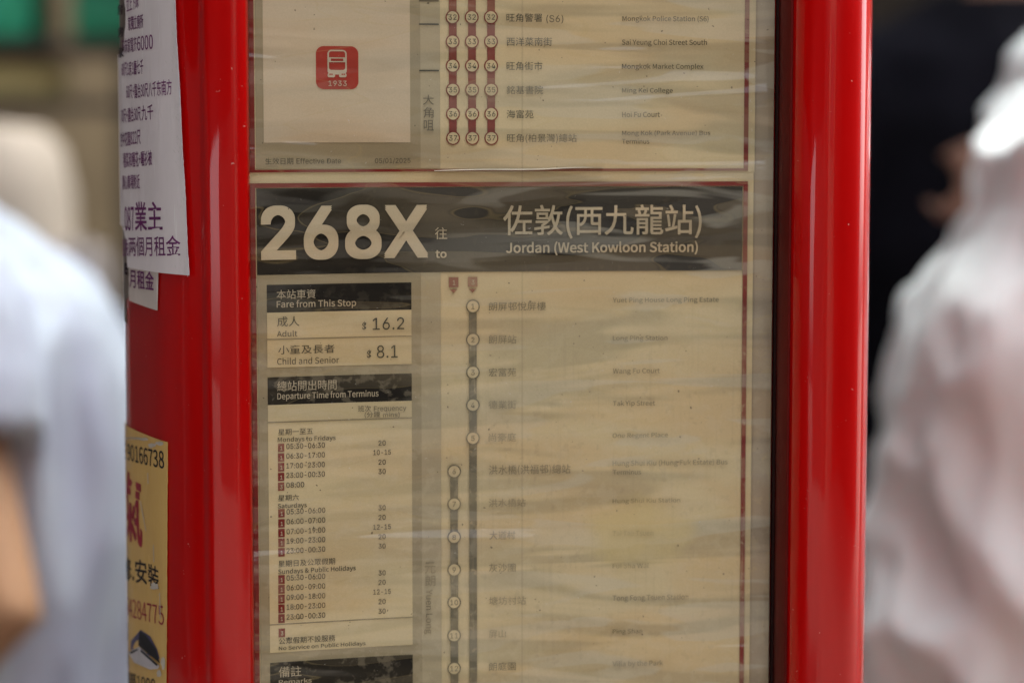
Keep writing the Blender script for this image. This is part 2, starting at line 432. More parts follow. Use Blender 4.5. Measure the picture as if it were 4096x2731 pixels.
text('year', '1933', 'A', 716, 738, 871, 692, PALE, badge, 'a', .012, .0011, 1.12)

T = lambda p, name, s, crop, xl, yb, xr, yt, col=INK, fade=0.0, f='h', bold=0.0, lift=Lf['top'], sp=1.0: text(name, s, crop, xl, yb, xr, yt, printed(col, fade), p, f, bold, lift, sp)
T(up, 'district_name', '大', 'A', 1522, 898, 1616, 812, fade=.18)
T(up, 'district_name', '角', 'A', 1526, 1010, 1614, 918, fade=.18)
T(up, 'district_name', '咀', 'A', 1530, 1118, 1616, 1028, fade=.18)
T(up, 'effective_date', '生效日期', 'A', 176, 1408, 415, 1352, fade=.08)
T(up, 'effective_date', 'Effective Date', 'A', 443, 1402, 823, 1355, fade=.08, f='a')
T(up, 'effective_date', '05/01/2025', 'A', 1113, 1402, 1416, 1353, fade=.08, f='a')

def stop_marker(parent, crop, x, y, s, ro, ri, ring, fade, nh, lineink):
    cx, cz = S(crop, x, y)
    o = flat_patch('stop_marker', disc_pts(cx, cz, ro), Lf['ink'], printed(ring, fade), parent)
    flat_patch('marker_face', disc_pts(cx, cz, ri), .00095, printed(CREAM), o)
    vs, fs, x0, x1, y0, y1 = glyphs(s, 'a', .004)
    k = nh/(y1-y0); w_ = (x1-x0)*k
    out = [(cx-w_/2+(a-x0)*k, sheet_y(cx-w_/2+(a-x0)*k)-.0011, cz-nh/2+(b-y0)*k) for a, b in vs]
    mesh_obj('stop_number', out, fs, printed(lineink, fade*.8), o)
    return cx, cz
# three parallel maroon lines
ys = [150, 358, 565, 770, 976, 1182]
for j, (xa, xb) in enumerate(((1775, 1780), (1939, 1945), (2103, 2107))):
    ws = .00155
    xc = x_at('A', (xa+xb)/2, 600)
    sheet_patch('route_line', (xc-ws, xc+ws), z_at('A', xb, 1150), ZU-.03, Lf['box'], printed(REDP, .03), up)
    for i, y in enumerate(ys):
        stop_marker(up, 'A', xa+(xb-xa)*i/5, y, str(32+i), .00282, .00232, REDP, .03, .00215, (.03, .04, .03))
for yy, n_ in ((-56, '31'), (-262, '30'), (-468, '29')):
    for xa in (1775, 1938, 2102): stop_marker(up, 'A', xa, yy, n_, .00282, .00232, REDP, .03, .00215, (.03, .04, .03))
G1 = (.050, .056, .040)
for s, x0, yb, x1, yt in (('旺角警署', 56, 190, 362, 118), ('西洋菜南街', 57, 395, 445, 322), ('旺角街市', 57, 603, 362, 530), ('銘基書院', 57, 808, 368, 735), ('海富苑', 57, 1013, 287, 942)):
    T(up, 'stop_name', s, 'B', x0, yb, x1, yt, G1, .08)
T(up, 'stop_name', '(S6)', 'B', 396, 203, 541, 130, G1, .16, 'a')
T(up, 'stop_name', '旺角(柏景灣)總站', 'B', 60, 1226, 655, 1146, G1, .12)
for s, x0, yb, x1, yt, fd in (('Mongkok Police Station (S6)', 1046, 197, 1782, 137, .08), ('Sai Yeung Choi Street South', 1042, 400, 1768, 339, .02), ('Mongkok Market Complex', 1043, 605, 1738, 546, .26),
                          ('Ming Kei College', 1043, 807, 1476, 753, .20), ('Hoi Fu Court', 1043, 1004, 1367, 957, .16), ('Mong Kok (Park Avenue) Bus', 1043, 1170, 1796, 1117, .22), ('Terminus', 1043, 1232, 1276, 1188, .26)):
    T(up, 'stop_name', s, 'B', x0, yb, x1, yt, (.030, .034, .020), fd*.35, bold=.007)

# lower poster
lo = prop(empty('route_poster', (0, 1, 1.35)), 'lower route poster headed 268X with a black title band, fares and departure times', 'poster', 'laminated route posters in the red post')
zt = z_at('A', 1000, 1462)
ZL = 1.02
sheet_patch('paper', (-.1039, xr_paper-.0003), ZL, zt+.003, 0.0, printed(CREAM), lo)
t0, t1 = z_at('C', 1000, 147), z_at('C', 1000, 109)
sheet_patch('frame_line', (xl_frame_o, xr_frame_o), t0, t1, Lf['box'], printed(REDP), lo)
sheet_patch('frame_line', (xl_frame_o, xl_frame_i), ZL+.006, t0, Lf['box'], printed(REDP), lo)
sheet_patch('frame_line', (xr_frame_i, xr_frame_o), ZL+.006, t0, Lf['box'], printed(REDP), lo)
sheet_patch('frame_line', (xl_frame_o, xr_frame_o), ZL+.003, ZL+.006, Lf['box'], printed(REDP), lo)
hz1, hz0 = z_at('C', 1000, 153), z_at('C', 1000, 882)
sheet_patch('title_band', (xl_hdr, x_at('D', 2072, 400)), hz0, hz1, Lf['block'], printed(BLACK), lo)
sheet_patch('grey_column', (x_g0, x_g1), ZL+.008, hz0-.0001, Lf['block'], printed(GREYP), lo)
sheet_patch('district_column', (x_g1, x_g2), ZL+.008, hz0-.0001, Lf['block'], printed(LIGHTCOL), lo)
LT = (.55, .455, .30)
T(lo, 'route_number', '268X', 'C', 140, 775, 1568, 305, LT, f='a', bold=.028, sp=.99)
T(lo, 'title_lettering', '往', 'C', 1625, 592, 1730, 490, LT, .0, bold=.004)
T(lo, 'title_lettering', 'to', 'C', 1630, 752, 1725, 685, LT, bold=.022)
T(lo, 'title_lettering', '佐敦(西九龍站)', 'D', 28, 590, 1722, 300, LT, bold=.011)
T(lo, 'title_lettering', 'Jordan (West Kowloon Station)', 'D', 52, 730, 1690, 612, LT, bold=.020)
bx = (x_at('E', 203, 200), x_at('E', 1494, 200))
def zz(crop, x, y): return z_at(crop, x, y)
def bandbox(name, ztop, zbot, col, lift=Lf['box']): return sheet_patch(name, bx, zbot, ztop, lift, printed(col), lo)
bandbox('heading_band', zz('C', 187, 982), zz('C', 190, 1219), BLACK)
bandbox('fare_box', zz('C', 190, 1219)-.00002, zz('E', 203, 157), CREAM)
bandbox('heading_band', zz('E', 204, 243), zz('E', 206, 491), BLACK)
bandbox('departure_box', zz('E', 206, 491)-.00002, zz('F', 222, 1287), CREAM)
bandbox('heading_band', zz('F', 222, 1379), zz('F', 222, 1379)-.0262, BLACK)
bandbox('remarks_box', zz('F', 222, 1379)-.0263, ZL+.02, CREAM)
for c_, x_, y_ in (('C', 190, 1447), ('E', 220, 645), ('F', 225, 1028)):
    z_ = zz(c_, x_, y_); sheet_patch('rule_line', bx, z_-.00018, z_+.00018, Lf['ink'], printed(OLIVE, .35), lo)
LT2 = (.48, .40, .27)
T(lo, 'heading', '本站車資', 'C', 272, 1104, 606, 1024, LT2)
T(lo, 'heading', 'Fare from This Stop', 'C', 273, 1192, 952, 1114, LT2, bold=.016)
T(lo, 'heading', '總站開出時間', 'E', 292, 368, 822, 276, LT2)
T(lo, 'heading', 'Departure Time from Terminus', 'E', 292, 456, 1198, 378, LT2, bold=.016)
T(lo, 'heading', '備註', 'F', 315, 1510, 522, 1412, LT2)
T(lo, 'heading', 'Remarks', 'F', 314, 1575, 616, 1530, LT2, bold=.016)
T(lo, 'fare_text', '成人', 'C', 277, 1338, 468, 1252, INK, .08)
T(lo, 'fare_text', 'Adult', 'C', 275, 1424, 450, 1372, INK, .05)
T(lo, 'fare_text', '$', 'C', 1003, 1372, 1046, 1294, INK, .02, 'a')
T(lo, 'fare_text', '16.2', 'C', 1093, 1366, 1363, 1262, INK, .0, 'a')
T(lo, 'fare_text', '小童及長者', 'E', 300, 36, 805, -42, INK, .08)
T(lo, 'fare_text', 'Child and Senior', 'E', 291, 130, 845, 68, INK, .04)
T(lo, 'fare_text', '$', 'E', 1093, 76, 1140, -5, INK, .02, 'a')
T(lo, 'fare_text', '8.1', 'E', 1183, 70, 1370, -44, INK, .0, 'a')
T(lo, 'frequency_heading', '班次', 'E', 1014, 551, 1130, 495, INK, .12)
T(lo, 'frequency_heading', 'Frequency', 'E', 1157, 558, 1446, 500, INK, .12, 'a')
T(lo, 'frequency_heading', '(分鐘', 'E', 1074, 608, 1212, 550, INK, .12)
T(lo, 'frequency_heading', 'mins)', 'E', 1238, 604, 1387, 555, INK, .12, 'a')
T(lo, 'day_heading', '星期一至五', 'E', 300, 760, 612, 704, INK, .03)
T(lo, 'day_heading', 'Mondays to Fridays', 'E', 296, 832, 814, 776, INK, .08, bold=.012)
T(lo, 'day_heading', '星期六', 'E', 300, 1350, 485, 1294, INK, .0)
T(lo, 'day_heading', 'Saturdays', 'E', 297, 1424, 556, 1370, INK, .0, bold=.012)
T(lo, 'day_heading', '星期日及公眾假期', 'F', 310, 497, 832, 436, INK, .02)
T(lo, 'day_heading', 'Sundays & Public Holidays', 'F', 308, 572, 1022, 514, INK, .02, bold=.012)
T(lo, 'day_heading', '公眾假期不設服務', 'F', 314, 1207, 834, 1146, INK, .0, bold=.006)
T(lo, 'day_heading', 'No Service on Public Holidays', 'F', 314, 1270, 1112, 1222, INK, .0, bold=.008)
def badge_small(crop, x0, y0, x1, y1, s, fd=.0):
    X0_, Z1_ = S(crop, x0, y0); X1_, Z0_ = S(crop, x1, y1)
    o = flat_patch('route_tag', [(X0_, Z0_), (X1_, Z0_), (X1_, Z1_), (X0_, Z1_)], Lf['ink'], printed((.20, .018, .014), fd), lo)
    hh = (y1-y0)
    g = glyphs(s, 'a', .022); ar = (g[3]-g[2])/(g[5]-g[4]); th = hh*.5; cxp = (x0+x1)/2+hh*.04
    o2 = text('tag_number', s, crop, cxp-th*ar*.42, y0+hh*.80, cxp+th*ar*.42, y0+hh*.80-th, printed(LT2, 0), o, 'a', .022, Lf['top'])
INK2 = (.060, .052, .036)
rows = [('E', 835, 907, '05:30-06:30', 883), ('E', 921, 994, '06:30-17:00', 970), ('E', 1008, 1081, '17:00-23:00', 1057), ('E', 1096, 1168, '23:00-00:30', 1142), ('E', 1183, 1255, '08:00', 1229)]
for k, (c_, y0, y1, s, yb) in enumerate(rows):
    badge_small(c_, 297, y0, 354, y1, '3' if k == 4 else '1', .12 if k in (0, 4) else 0)
    T(lo, 'departure_time', s, c_, 372, yb, 533 if k == 4 else 718, yb-48, INK2, .0, 'a', .010)
for (s, yb) in (('20', 852), ('10-15', 937), ('20', 1023), ('30', 1107)):
    w_ = 66 if len(s) == 2 else 158
    T(lo, 'frequency_value', s, 'E', 1230-w_/2, yb, 1230+w_/2, yb-46, INK2, .03, 'a', .010)
rows = [('F', -36, 38, '05:30-06:00', 12), ('F', 56, 131, '06:00-07:00', 103), ('F', 145, 220, '07:00-19:00', 194), ('F', 234, 309, '19:00-23:00', 282), ('F', 322, 397, '23:00-00:30', 371),
        ('F', 571, 648, '05:30-06:00', 621), ('F', 661, 738, '06:00-09:00', 711), ('F', 751, 828, '09:00-18:00', 800), ('F', 841, 918, '18:00-23:00', 889), ('F', 930, 1006, '23:00-00:30', 980)]
for k, (c_, y0, y1, s, yb) in enumerate(rows):
    badge_small(c_, 308, y0, 368, y1, '1', .08 if k in (3, 4) else 0)
    T(lo, 'departure_time', s, c_, 385, yb, 741, yb-50, INK2, .02 if k != 4 else .14, 'a', .010)
badge_small('F', 311, 1062, 371, 1138, '3')
for (s, yb) in (('30', -26), ('20', 63), ('12-15', 152), ('20', 240), ('30', 326), ('30', 573), ('20', 660), ('12-15', 748), ('20', 837), ('30', 925)):
    w_ = 66 if len(s) == 2 else 162
    T(lo, 'frequency_value', s, 'F', 1264-w_/2, yb, 1264+w_/2, yb-47, INK2, .05, 'a', .010)
# vertical district name
T(lo, 'district_name', '元', 'F', 1655, 556, 1755, 452, INK, .42)
T(lo, 'district_name', '朗', 'F', 1660, 672, 1755, 572, INK, .42)
def vtext(s, crop, xl, xr, yt, yb, mat, parent):
    vs, fs, x0, x1, y0, y1 = glyphs(s, 'h', .004)
    X1, Z1 = S(crop, xl, yt); X2, Z2 = S(crop, xr, yb)
    out = []
    for x, y in vs:
        u = (x-x0)/(x1-x0); v = (y-y0)/(y1-y0); xx = X1+(X2-X1)*v
        out.append((xx, sheet_y(xx)-Lf['top'], Z1+(Z2-Z1)*u))
    return mesh_obj('district_name', out, fs, mat, parent)
vtext('Yuen Long', 'F', 1648, 1728, 703, 1108, printed(INK, .34), lo)
# route tags 1 and 3 with arrows
for x0, x1, ch, yo in ((1744, 1826, '1', 0), (1906, 1988, '3', -3)):
    badge_small('C', x0, 917+yo, x1, 1000+yo, ch, .12 if ch == '1' else .3)
    flat_patch('arrow', [S('C', x0+7, 1020+yo), S('C', (x0+x1)/2, 1052+yo), S('C', x1-10, 1018+yo)][::1], Lf['ink'], printed((.20, .018, .014), .12), lo)
# the two dark lines of the route
x2 = x_at('I', 401, 900); xl6 = x_at('H', 187, 800)
ys2 = [366, 643, 916, 1189, 1465]
sheet_patch('route_line', (x2-.00152, x2+.00152), ZL+.02, z_at('I', 401, 380), Lf['box'], printed(OLIVE, .10), lo)
sheet_patch('route_line', (xl6-.00152, xl6+.00152), ZL+.02, z_at('H', 187, 215), Lf['box'], printed(OLIVE, .10), lo)
for i, y in enumerate(ys2): stop_marker(lo, 'I', 401, y, str(i+1), .00280, .00230, OLIVE, .08, .00215, OLIVE)
for i, y in enumerate([213, 422, 633, 841, 1049, 1261, 1471]): stop_marker(lo, 'H', 187, y, str(i+6), .00280, .00230, OLIVE, .14, .00215, OLIVE)
# stop names, bleached by damp
G2 = (.10, .10, .065)
for s, c_, x0, yb, x1, yt, fd in (('朗屏邨悅屏樓', 'I', 533, 402, 1010, 330, .12), ('朗屏站', 'I', 533, 678, 764, 604, .40), ('宏富苑', 'I', 533, 952, 763, 880, .42), ('德業街', 'I', 533, 1221, 763, 1152, .48),
                              ('尚豪庭', 'I', 533, 1494, 763, 1424, .50), ('洪水橋(洪福邨)總站', 'H', 408, 241, 930, 174, .52), ('洪水橋站', 'H', 408, 441, 644, 388, .50), ('大道村', 'H', 412, 648, 578, 594, .44),
                              ('灰沙圍', 'H', 410, 858, 580, 802, .50), ('塘坊村站', 'H', 410, 1067, 645, 1013, .52), ('屏山', 'H', 408, 1276, 517, 1226, .54), ('朗庭園', 'H', 408, 1485, 580, 1433, .40)):
    T(lo, 'stop_name', s, c_, x0, yb, x1, yt, G2, fd*.7)
for s, c_, x0, yb, x1, yt, fd in (('Yuet Ping House Long Ping Estate', 'J', 316, 346, 1200, 292, .22), ('Long Ping Station', 'J', 316, 663, 772, 610, .34), ('Wang Fu Court', 'J', 316, 938, 708, 884, .34),
                              ('Tak Yip Street', 'J', 316, 1207, 668, 1152, .42), ('One Regent Place', 'J', 313, 1474, 776, 1422, .46), ('Hung Shui Kiu (Hung Fuk Estate) Bus', 'G', 240, 188, 975, 142, .46),
                              ('Terminus', 'G', 242, 235, 422, 201, .46), ('Hung Shui Kiu Station', 'G', 240, 424, 672, 387, .44), ('Tai Tao Tsuen', 'G', 240, 626, 500, 592, .34), ('Fui Sha Wai', 'G', 240, 832, 468, 800, .44),
                              ('Tong Fong Tsuen Station', 'G', 240, 1048, 724, 1004, .42), ('Ping Shan', 'G', 240, 1258, 430, 1219, .44), ('Villa by the Park', 'G', 240, 1466, 562, 1423, .34)):
    T(lo, 'stop_name', s, c_, x0, yb, x1, yt, G2, fd*.6, bold=.007)
# loose bright edge of the laminate between the two posters
clear = plain('film_edge', (.72, .62, .45), .12, spec=.9)
xa, za = S('A', 1620, 1463); xb2, zb2 = S('B', 885, 1440)
vs = []
for i in range(25):
    u = i/24; x = xa+(xb2-xa)*u; z = za+(zb2-za)*u+.0004*math.sin(u*9)*u; y = sheet_y(x)-.0022
    hgt = .00045*math.sin(math.pi*min(1, u*1.05+.02))**.4+.00008
    vs += [(x, y, z), (x, y+.0006, z+hgt), (x, y+.0018, z+hgt*.5), (x, y+.0018, z-.0001)]
fs = []
for i in range(24):
    a = 4*i
    for k in range(4): fs.append((a+k, a+4+k, a+4+(k+1) % 4, a+(k+1) % 4))
mesh_obj('film_edge', vs, fs, clear, up, True)

# ------------------------------------------------------------------ bills stuck on the side of the left column
SEG = []          # polyline of the outside of the left column, measured from the poster edge round to the back
acc = 0
_p = LP[:len(POST_LEFT_PX)*5+18]
for i in range(len(_p)-1):
    L_ = math.dist(_p[i], _p[i+1]); SEG.append((acc, L_, _p[i], _p[i+1])); acc += L_
def col_pt(s, z, lift=.0003):
    s = max(0, min(s, acc-1e-6))
    for a, L_, p, q in SEG:
        if s <= a+L_: break
    u = (s-a)/L_; x = p[0]+(q[0]-p[0])*u; y = p[1]+(q[1]-p[1])*u
    i = SEG.index((a, L_, p, q)); 
    tx, ty = q[0]-p[0], q[1]-p[1]
    if 0 < i < len(SEG)-1:
        pp, qq = (SEG[i-1], SEG[i]) if u < .5 else (SEG[i], SEG[i+1])
    n = Vector((-ty, tx)).normalized()
    # outside of the column is away from its centre
    if n.dot(Vector((x+.11, y-1.09))) < 0: n = -n
    return (x+n.x*lift, y+n.y*lift, z)
def on_col(px, py):
    dx, dy, dz = ray(px, py); best = None
    for a, L_, p, q in SEG:
        ex, ey = q[0]-p[0], q[1]-p[1]
        det = dx*(-ey)+ex*dy
        if abs(det) < 1e-12: continue
        t = (p[0]*(-ey)+ex*p[1])/det; u = (dx*p[1]-dy*p[0])/det
        if -1e-6 <= u <= 1+1e-6 and t > 0 and (best is None or t < best[0]): best = (t, a+u*L_)
    if best is None:      # just past the silhouette: the foremost point of the outline
        m = min(SEG, key=lambda g: g[2][0]/g[2][1]); t = m[2][1]/dy
        return m[0], t*dz+CAMZ
    return best[1], best[0]*dz+CAMZ
def K(px, py): return on_col(px/2352*4096, py/2352*4096)      # in the 2352 px wide view
S_SIL = K(279.5, 272)[0]

def bill(name, rows, mat, parent, lift=.0003, jag=(0, 0), n=40, thick=.00012, edge=0):
    """rows: [(z, s_left(edge towards the poster), s_right(edge round the column))] from bottom to top"""
    vs = []; fs = []; m = len(rows)
    for k, (z, s0, s1) in enumerate(rows):
        a = s0+random.uniform(-1, 1)*jag[0]; b = s1+random.uniform(-1, 1)*jag[1]
        for j in range(n+1):
            s = a+(b-a)*j/n
            curl = lift+(edge*math.exp(-j/n*26)*(.85+.15*math.sin(k*.2)) if edge else 0)
            if isinstance(z, tuple): zz_ = z[0]+(z[1]-z[0])*j/n
            else: zz_ = z
            vs.append(col_pt(s, zz_, curl))
    front = len(vs)
    for k, (z, s0, s1) in enumerate(rows): pass
    for k in range(m-1):
        for j in range(n):
            a = k*(n+1)+j; fs.append((a, a+n+1, a+n+2, a+1))
    o = mesh_obj(name, vs, fs, mat, parent)
    md = o.modifiers.new('thickness', 'SOLIDIFY'); md.thickness = thick; md.offset = 0
    return o

def bill_text(name, s, p0, p1, mat, parent, f='h', bold=0.0, lift=.0007, hscale=1.0, h=None, nat=None):
    """baseline from pixel p0 to p1 (2352 view) on the column"""
    vs, fs, x0, x1, y0, y1 = glyphs(s, f, bold)
    s0, z0 = K(*p0); s1, z1 = K(*p1)
    L_ = math.hypot(s1-s0, z1-z0); ex, ez = (s1-s0)/L_, (z1-z0)/L_      # s falls to the right
    k = L_/(x1-x0); kv = k*hscale if h is None else h/(y1-y0)
    if nat:        # true letter width, right end on the second anchor, running back round the column
        k = kv*nat; s0, z0 = s1-ex*k*(x1-x0), z1-ez*k*(x1-x0)
    out = []
    key = (s, f, bold, 1.0)
    for i, (x, y) in enumerate(vs):
        u = (x-x0)*k; v = (y-y0)*kv
        ss = s0+ex*u+ez*v; z = z0+ez*u-ex*v
        out.append(col_pt(ss, z, lift+strike(key, i)))
    return mesh_obj(name, out, [p for p in fs], mat, parent)

def paper_mat(name, c, c2, rough=.55, sheen=0):
    m, t = nodes(name)
    b = N(t, 'ShaderNodeBsdfPrincipled', i_Roughness=rough)
    o = t.nodes.new('ShaderNodeOutputMaterial'); t.links.new(b.outputs[0], o.inputs[0])
    v = pos_noise(t, (25, 25, 12), (0, 0, 0), 4, .6)
    cc = mixc(t, smooth_(t, v, .3, .7), c, c2)
    sc_ = smooth_(t, pos_noise(t, (500, 500, 40), (2, 0, 0), 2, .6), .66, .74, 0, .5)
    cc = mixc(t, sc_, cc, tuple(min(1, x*1.5+.1) for x in c))
    t.links.new(cc, b.inputs['Base Color'])
    bp = N(t, 'ShaderNodeBump', i_Strength=.6, i_Distance=.0012); t.links.new(pos_noise(t, (90, 90, 26), (0, 0, 0), 4, .55, .4), bp.inputs['Height'])
    t.links.new(bp.outputs[0], b.inputs['Normal'])
    b.inputs['Coat Weight'].default_value = sheen; b.inputs['Coat Roughness'].default_value = .25
    return m
WHITEB = paper_mat('white_bill_paper', (.78, .71, .75), (.83, .77, .80))
WHITEB2 = paper_mat('older_bill_paper', (.60, .53, .50), (.66, .58, .55))
BROWNB = paper_mat('soiled_paper', (.10, .075, .065), (.20, .16, .14))
PURP = plain('purple_ink', (.19, .03, .17), .6, spec=.2); PURPD = plain('dark_ink', (.035, .02, .035), .6, spec=.2)

def edge_rows(y0, y1, xr0, xr1, n, s_far, curve=0, xbot=None):
    """rows from bottom (y1) to top (y0); right edge x varies xr1..xr0"""
    out = []
    for i in range(n+1):
        u = i/n; y = y1+(y0-y1)*u; xr = xr1+(xr0-xr1)*u
        s, z = K(xr, y); out.append((z, s, s_far(y) if callable(s_far) else s_far))
    return out

# soiled old layer, lowest
old = prop(bpy.data.objects.new('torn_bill', None), 'soiled brown remnant of an old torn bill at the left edge, under the white bills', 'bill', 'paper bills pasted on the red column')
COL.objects.link(old); old.location = (-.17, 1.1, 1.5)
rows = []
for i in range(60):
    u = i/59; y = 745+(-40-745)*u
    _, z = K(300, y)
    w_ = .5+.5*math.sin(u*40)
    if y > 560: s0 = K(300-(8 if y > 690 else 0), y)[0]
    else: s0 = K(291+3*math.sin(y/17), y)[0]
    rows.append((z, s0, S_SIL+.012))
bill('soiled_paper', rows, BROWNB, old, .0003, (.0012, .001), 24)
for s_, x, y, hh in (('房', 279, 36, 24), ('房', 280, 87, 24), ('家', 281, 134, 22)):
    bill_text('lettering', s_, (x, y), (x+12, y-2), PURPD, old, lift=.0016, bold=.02, h=.0042)
bill_text('lettering', 'e', (290, 630), (298, 632), PURPD, old, lift=.0008, bold=.03, h=.005)

# lower white bill
b2 = prop(bpy.data.objects.new('small_bill', None), 'corner of a smaller white bill poking out below the large one, purple characters cut off', 'bill', 'paper bills pasted on the red column')
COL.objects.link(b2); b2.location = (-.15, 1.05, 1.45)
rows = []
for i in range(14):
    u = i/13
    sR, zR = K(365+3*u, 713-u*125); sL, zL = K(300, 690-u*110)
    rows.append(((zR, zL), sR, sL))
bill('paper', rows, WHITEB2, b2, .0007, (0, .0004), 14)
bill_text('lettering', '月租金', (303, 660), (359, 668), PURP, b2, lift=.0010, bold=.012, h=.0078)

# large white bill
b1 = prop(bpy.data.objects.new('large_bill', None), 'large white handbill with purple Chinese rental lines wrapped around the left red column', 'bill', 'paper bills pasted on the red column')
COL.objects.link(b1); b1.location = (-.15, 1.02, 1.5)
rows = []
nR = 90
for i in range(nR+1):
    u = i/nR; y = 632+(-60-632)*u
    sR, z = K(443-(443-411)*(632-y)/632, y)
    if y > 585: far = K(300-(632-y)*.06, y)[0]
    elif y > 535: far = K(300-(585-y)*.22, y)[0]
    elif y > 180: far = S_SIL+.004+.002*math.sin(y/30)
    elif y > 110: far = S_SIL+.001
    else: far = K(293.5+2.2*math.sin(y/20), y)[0]
    rows.append((z, sR, far))
bill('paper', rows, WHITEB, b1, .0012, (.0001, .0005), 70, .00018, .0009)
BL = [('立上下床', (297, 30), (326, 19), .0058), ('家獨立廁所', (297, 73), (337, 65), .0058), ('不床家電齐', (293, 124), (322, 118), .0060), ('6000', (323, 118), (359, 113), .0058),
      ('60尺1房1廳七千', (284, 178), (337, 170), .0060), ('60尺+露台30尺', (283, 230), (348, 224), .0060), ('八千东南方', (349, 224), (402, 218), .0062), ('70尺+露台30尺', (284, 284), (331, 278), .0060), ('九千', (333, 278), (360, 274), .0060),
      ('空中花園', (286, 338), (307, 335), .0060), ('822尺', (308, 335), (331, 332), .0060), ('種菜和種花', (287, 386), (326, 383), .0062), ('+曬衫被', (327, 383), (357, 380), .0062), ('開心廣場附近', (288, 436), (329, 434), .0060),
      ('087', (283, 530), (316, 530), .0100), ('業主', (318, 530), (381, 530), .0118), ('豁免', (284, 590), (303, 588), .0075), ('两個月租金', (304, 588), (422, 588), .0082)]
for s_, p0, p1, hh in BL:
    bill_text('lettering', s_, p0, p1, PURP, b1, lift=.00142, bold=.008 if hh < .009 else .014, h=hh, nat=.66 if p0[0] < 300 else None)

rnd = random.Random(8); vs = []; fs = []
for i in range(170):       # rubbed edge of the bill, short pale strokes
    y = rnd.uniform(60, 628); xr = 443-(443-411)*(632-y)/632; x = xr-abs(rnd.gauss(0, 9))-3; dx, dy = rnd.uniform(1, 4), rnd.uniform(3, 9)
    if 60 < y < 330 and rnd.random() < .7: continue
    q = [K(x, y), K(x+.8, y), K(x+.8+dx, y+dy), K(x+dx, y+dy)]; n0 = len(vs)
    vs += [col_pt(a, b, .00225) for a, b in q]; fs.append((n0, n0+1, n0+2, n0+3))
prop(mesh_obj('rubbed_edge', vs, fs, plain('rubbed_paper', (.85, .82, .82), .7), b1), kind='stuff')
# yellow sticker
ys_ = prop(bpy.data.objects.new('yellow_sticker', None), 'scuffed mustard yellow advertising sticker low on the left red column with telephone numbers', 'sticker')
COL.objects.link(ys_); ys_.location = (-.15, 1.04, 1.28)
YEL = paper_mat('yellow_sticker_print', (.70, .43, .13), (.76, .49, .16), .45, .3)
rows = []
for i in range(60):
    u = i/59; y = 1760+(1015-1760)*u
    sR, zR = K(388-(y-1015)*.006, y); 
    sL = S_SIL+.006; zL = zR+(.0022 if i < 59 else 0.0)
    rows.append(((zR, zR+(0.0012)), sR, sL))
bill('sticker', rows, YEL, ys_, .0005, (.0002, 0), 30)
SCUFF = plain('scuffed_paper', (.62, .56, .50), .8)
def scuff(cx, cy, rx, ry, seed):
    rnd = random.Random(seed); pts = []
    for i in range(16):
        a = 2*math.pi*i/16; r_ = rnd.uniform(.65, 1.1)
        s, z = K(cx+rx*r_*math.cos(a), cy+ry*r_*math.sin(a)); pts.append(col_pt(s, z, .0011))
    mesh_obj('scuff', pts, [tuple(range(16))], SCUFF, ys_)
for a in ((360, 1345, 11, 9, 1), (354, 1022, 9, 6, 2), (372, 1018, 12, 5, 3), (312, 1006, 22, 4, 4), (380, 1520, 5, 16, 5), (336, 1008, 14, 4, 7), (371, 1545, 6, 10, 8)): scuff(*a)
for (a, b) in (((328, 1150), (341, 1218)), ((345, 1085), (346, 1110)), ((358, 1250), (359, 1290)), ((372, 1360), (374, 1420))):
    pts = [col_pt(*K(a[0]-.8, a[1]), .0011), col_pt(*K(a[0]+.8, a[1]), .0011), col_pt(*K(b[0]+.8, b[1]), .0011), col_pt(*K(b[0]-.8, b[1]), .0011)]
    mesh_obj('scratch', pts, [(0, 1, 2, 3)], SCUFF, ys_)
INKB = plain('black_sticker_ink', (.02, .018, .03), .5, spec=.3); INKR = plain('maroon_sticker_ink', (.38, .026, .055), .5, spec=.3)
bill_text('lettering', '王', (285, 1052), (293, 1054), INKB, ys_, h=.0066, bold=.01, nat=.8)
bill_text('lettering', '90166738', (297, 1056), (381, 1076), INKB, ys_, h=.0072, bold=.012)
bill_text('lettering', '氣', (300, 1240), (331, 1258), INKR, ys_, h=.0295, bold=.022, nat=.92)
bill_text('lettering', '修.安', (293, 1328), (342, 1342), INKB, ys_, h=.0100, bold=.014)
bill_text('lettering', '裝', (344, 1342), (369, 1353), INKB, ys_, h=.0092, bold=.014)
bill_text('lettering', '維', (285, 1324), (292, 1327), INKB, ys_, h=.0100, bold=.014, nat=.7)
bill_text('lettering', '王', (286, 1406), (293, 1408), INKR, ys_, h=.0066, bold=.004, nat=.8)
bill_text('lettering', '54284775', (297, 1411), (381, 1435), INKR, ys_, h=.0080, bold=.004)
bill_text('lettering', '75', (288, 1463), (295, 1465), INKB, ys_, h=.0060, bold=.01, nat=1)
bill_text('lettering', '38', (288, 1528), (295, 1530), INKB, ys_, h=.0060, bold=.01, nat=1)
bill_text('lettering', '每部1000', (292, 1572), (362, 1592), INKB, ys_, h=.0068, bold=.014)
